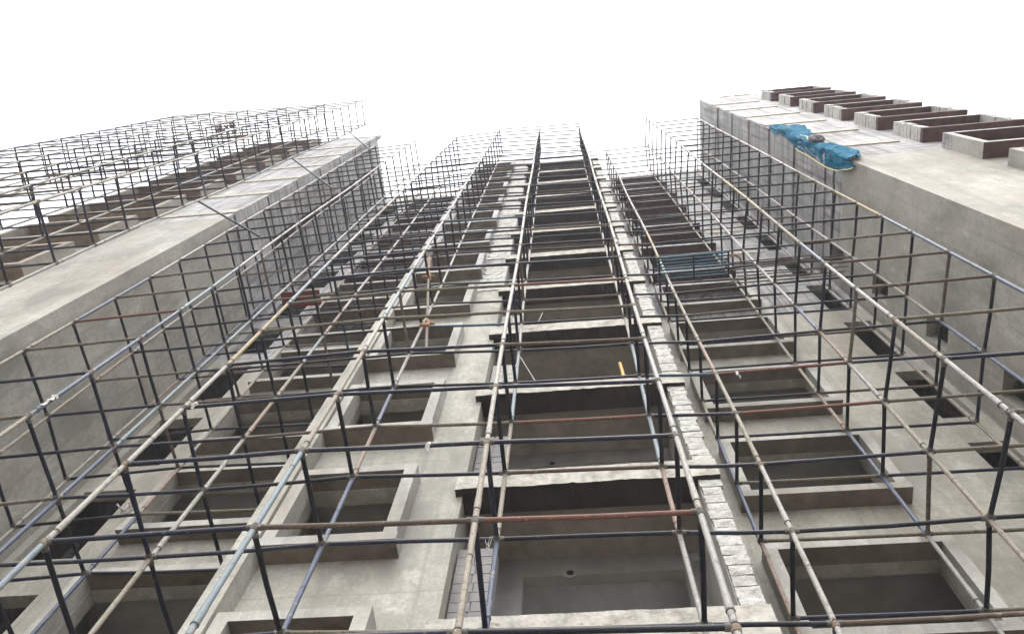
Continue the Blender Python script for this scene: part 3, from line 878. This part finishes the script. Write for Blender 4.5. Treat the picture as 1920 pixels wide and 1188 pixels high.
# slim things standing on the landings
yel = NT('yellow_paint'); yel = yel.fin(yel.mix(yel.noise(yel.pos, 9, 4), (.55, .33, .04), (.35, .2, .05)), .6)
mb = MB(); mb.tube((.86, 5.9, zc(1) + .48), (.84, 6.05, zc(1) + 2.0), .035, yel, 12); mb.box(.78, .92, 5.84, 5.98, zc(1) + .475, zc(1) + .5, rust)
tag(mb.build('yellow_prop', None, (.86, 5.9, zc(1) + .475)), 'yellow painted steel prop standing on a landing of the stair bay', 'prop')
for i, (a, b, lab) in enumerate((((-.72, 5.72, zc(1) + .48), (-1.12, 5.82, zc(1) + 2.2), 'thin bare rod leaning on a landing behind the left standards of the stair bay'),
                                 ((-.85, 5.8, zc(2) + .48), (-.68, 5.75, zc(2) + 1.5), 'short pale rod standing upright on the landing above the yellow prop'),
                                 ((1.3, 5.75, zc(2) + .48), (1.42, 5.8, zc(2) + 1.3), 'short pale rod leaning against the brick pier on the landing above the yellow prop'))):
    mb = MB(); mb.tube(a, b, .012, STD[1], 8)
    tag(mb.build('rod', None, a), lab, 'rod')
# blue net draped over the corner of the right wing
def netmat():
    s = NT('blue_net')
    c = s.ramp(s.noise(s.pos, 3.5, 6, .7), [(.3, (.0, .04, .085)), (.5, (.0, .105, .19)), (.72, (.004, .19, .30))])
    wv = s.n('ShaderNodeTexVoronoi'); wv.inputs['Scale'].default_value = 26
    s.l(s.pos, wv.inputs['Vector'])
    a = s.ramp(wv.outputs['Distance'], [(.16, .12), (.38, 1.0)])
    m = s.fin(c, .8, .04)
    s.l(a, s.b.inputs['Alpha'])
    s.bump(wv.outputs['Distance'], .6, .02)
    return m
netm = netmat()
w1 = [(28.6, .3), (27.8, .85), (26.6, .85), (25.4, .5), (24.4, .28), (23.4, .3), (22.6, .55), (21.6, .55), (20.5, .2)]
w2 = [(28.6, .03), (27.6, .06), (26.4, .12), (25.2, .3), (24.2, .33), (23.2, .4), (22.4, .44), (21.6, .38), (20.5, .1)]
def interp(t, z):
    for (za, a), (zb, b) in zip(t[:-1], t[1:]):
        if zb <= z <= za: return a + (b - a) * (za - z) / (za - zb)
    return t[-1][1]
mb = MB()
NS, NTt = 110, 30
grid = []
for i in range(NS + 1):
    z = 28.5 - 8.0 * i / NS
    a, b = interp(w1, z) * .85 + .03, interp(w2, z) * .85 + .03
    row = []
    for j in range(NTt + 1):
        t = -1 + 2 * j / NTt
        nz = noise.fractal(Vector((z * .8, t * 1.3, 3.1)), 1.0, 2.0, 3)
        nz2 = .5 * noise.fractal(Vector((z * 2.0, t * 2.6, 9.1)), 1.0, 2.0, 3)
        bulge = .05 + .10 * abs(nz) + .05 * abs(nz2)
        if t < 0: p = (RWX - t * -1 * 0 + (-t) * a + nz * .05, RWY - bulge * 1.2, z + nz2 * .18 + .1 * t)
        else: p = (RWX - bulge * .8, RWY - .03 + t * b + nz * .05 - .04 * (1 - t), z - .35 * t * t + nz2 * .15)
        if abs(t) < .12: p = (RWX - bulge * .6, RWY - bulge * .8, p[2])
        row.append(p)
    grid.append(row)
for i in range(NS):
    for j in range(NTt):
        mb.quad(grid[i][j], grid[i][j + 1], grid[i + 1][j + 1], grid[i + 1][j], netm, True)
me_net = mb.build('safety_net', None, (RWX, RWY, 24.5))
bm = bmesh.new(); bm.from_mesh(me_net.data); bmesh.ops.remove_doubles(bm, verts=bm.verts, dist=.0005); bm.to_mesh(me_net.data); bm.free()
so_ = me_net.modifiers.new('thickness', 'SOLIDIFY'); so_.thickness = .006
tag(me_net, 'crumpled blue safety net draped over the corner of the right wing', 'net')
ropem = NT('yellow_rope').fin((.55, .50, .28), .9)
mb = MB()
pts = [(RWX - .10, RWY + interp(w2, 28 - i * .25) * .85 + .03, 28 - i * .25 - .35 + .06 * math.sin(i * 1.7)) for i in range(10, 31)]
mb.path(pts, .012, ropem, 6)
mb.build('rope', me_net, pts[0])
mb = MB()
pts = [(RWX - .03 + .25 * math.sin(i * .5) * .3, RWY - .16, 24.9 - i * .12) for i in range(10)]
mb.path(pts, .011, ropem, 6)
mb.build('rope', me_net, pts[0])
sack = plain('grey_sack', (.05, .05, .06), (.22, .215, .22), 1.0, 8)
mb = MB(); c = Vector((7.35, 3.36, 23.9))
NN = 14
pp = []
for i in range(NN + 1):
    th = math.pi * i / NN
    pp.append([tuple(c + Vector((math.sin(th) * math.cos(2 * math.pi * j / 20) * .22, math.sin(th) * math.sin(2 * math.pi * j / 20) * .13, math.cos(th) * .34)) *
               (1 + .25 * noise.noise(Vector((i * .5, math.cos(2 * math.pi * j / 20) * 1.5, math.sin(2 * math.pi * j / 20) * 1.5))))) for j in range(20)])
mb = MB()
for i in range(NN):
    for j in range(20): mb.quad(tuple(pp[i][j]), tuple(pp[i][(j + 1) % 20]), tuple(pp[i + 1][(j + 1) % 20]), tuple(pp[i + 1][j]), sack, True)
tag(mb.build('debris_bundle', None, tuple(c)), 'grey debris bundle caught in the fold of the blue net', 'debris')
mb = MB(); rr = random.Random(4)
for i in range(9):
    c = Vector((-17.0 + rr.uniform(-.5, .5), 2.7 + rr.uniform(-.3, .3), 40.9 + rr.uniform(-.1, .5)))
    a_ = rr.uniform(.05, .15)
    mb.box(c.x - a_, c.x + a_, c.y - a_ * .7, c.y + a_ * .7, c.z - a_ * .6, c.z + a_ * .8, sack if i % 3 else ragm, jit=.09)
tag(mb.build('debris_heap', None, (-17.0, 2.7, 40.8)), 'small heap of dark rags and boards high on the left scaffolding against the sky', 'debris')
# bits sticking up on the roof edge of the right wing
bitm = plain('weathered_timber', (.22, .20, .18), (.45, .43, .40), .6, 7)
for i, (x, lab) in enumerate(((7.6, 'leaning timber stick at the very corner of the right wing roof'), (8.5, 'bent arch of bars on the edge of the right wing roof'),
                              (9.6, 'small timber trestle on the right wing roof near the window boxes'))):
    mb = MB(); z = TOP + .25; y = 3.55
    if i == 0: mb.tube((x + .35, y, z), (x - .25, y, z + .75), .04, bitm, 8); mb.tube((x - .3, y, z + .02), (x + .4, y + .1, z + .05), .04, bitm, 8)
    elif i == 1: mb.path([(x - .5, y, z), (x - .3, y, z + .35), (x, y, z + .9), (x + .3, y, z + .8), (x + .5, y, z + .1)], .045, bitm, 8); mb.tube((x - .4, y, z + .2), (x - .1, y, z + .4), .05, bitm, 8)
    else: mb.tube((x - .3, y, z), (x - .3, y, z + .9), .05, bitm, 8); mb.tube((x - .5, y, z + .8), (x + .3, y, z + .85), .06, bitm, 8); mb.tube((x - .1, y, z + .9), (x + .8, y, z + .05), .05, bitm, 8); mb.tube((x - .5, y, z + .3), (x + .4, y, z + .3), .06, bitm, 8)
    tag(mb.build('roof_timber', None, (x, y, z)), lab, 'timber')

# ------------------------------------------------------------------ pale air
hz = MB(); hm = bpy.data.materials.new('haze'); hm.use_nodes = True
hm.node_tree.nodes.clear()
vo = hm.node_tree.nodes.new('ShaderNodeOutputMaterial'); pv = hm.node_tree.nodes.new('ShaderNodeVolumePrincipled')
pv.inputs['Color'].default_value = (.97, .975, 1, 1); pv.inputs['Density'].default_value = HAZE; pv.inputs['Anisotropy'].default_value = .3
hm.node_tree.links.new(pv.outputs[0], vo.inputs['Volume'])
hz.box(-60, 60, -60, 40, GZ - 1, 48, hm)
tag(hz.build('haze', None, (0, 0, GZ - 1)), kind='stuff')
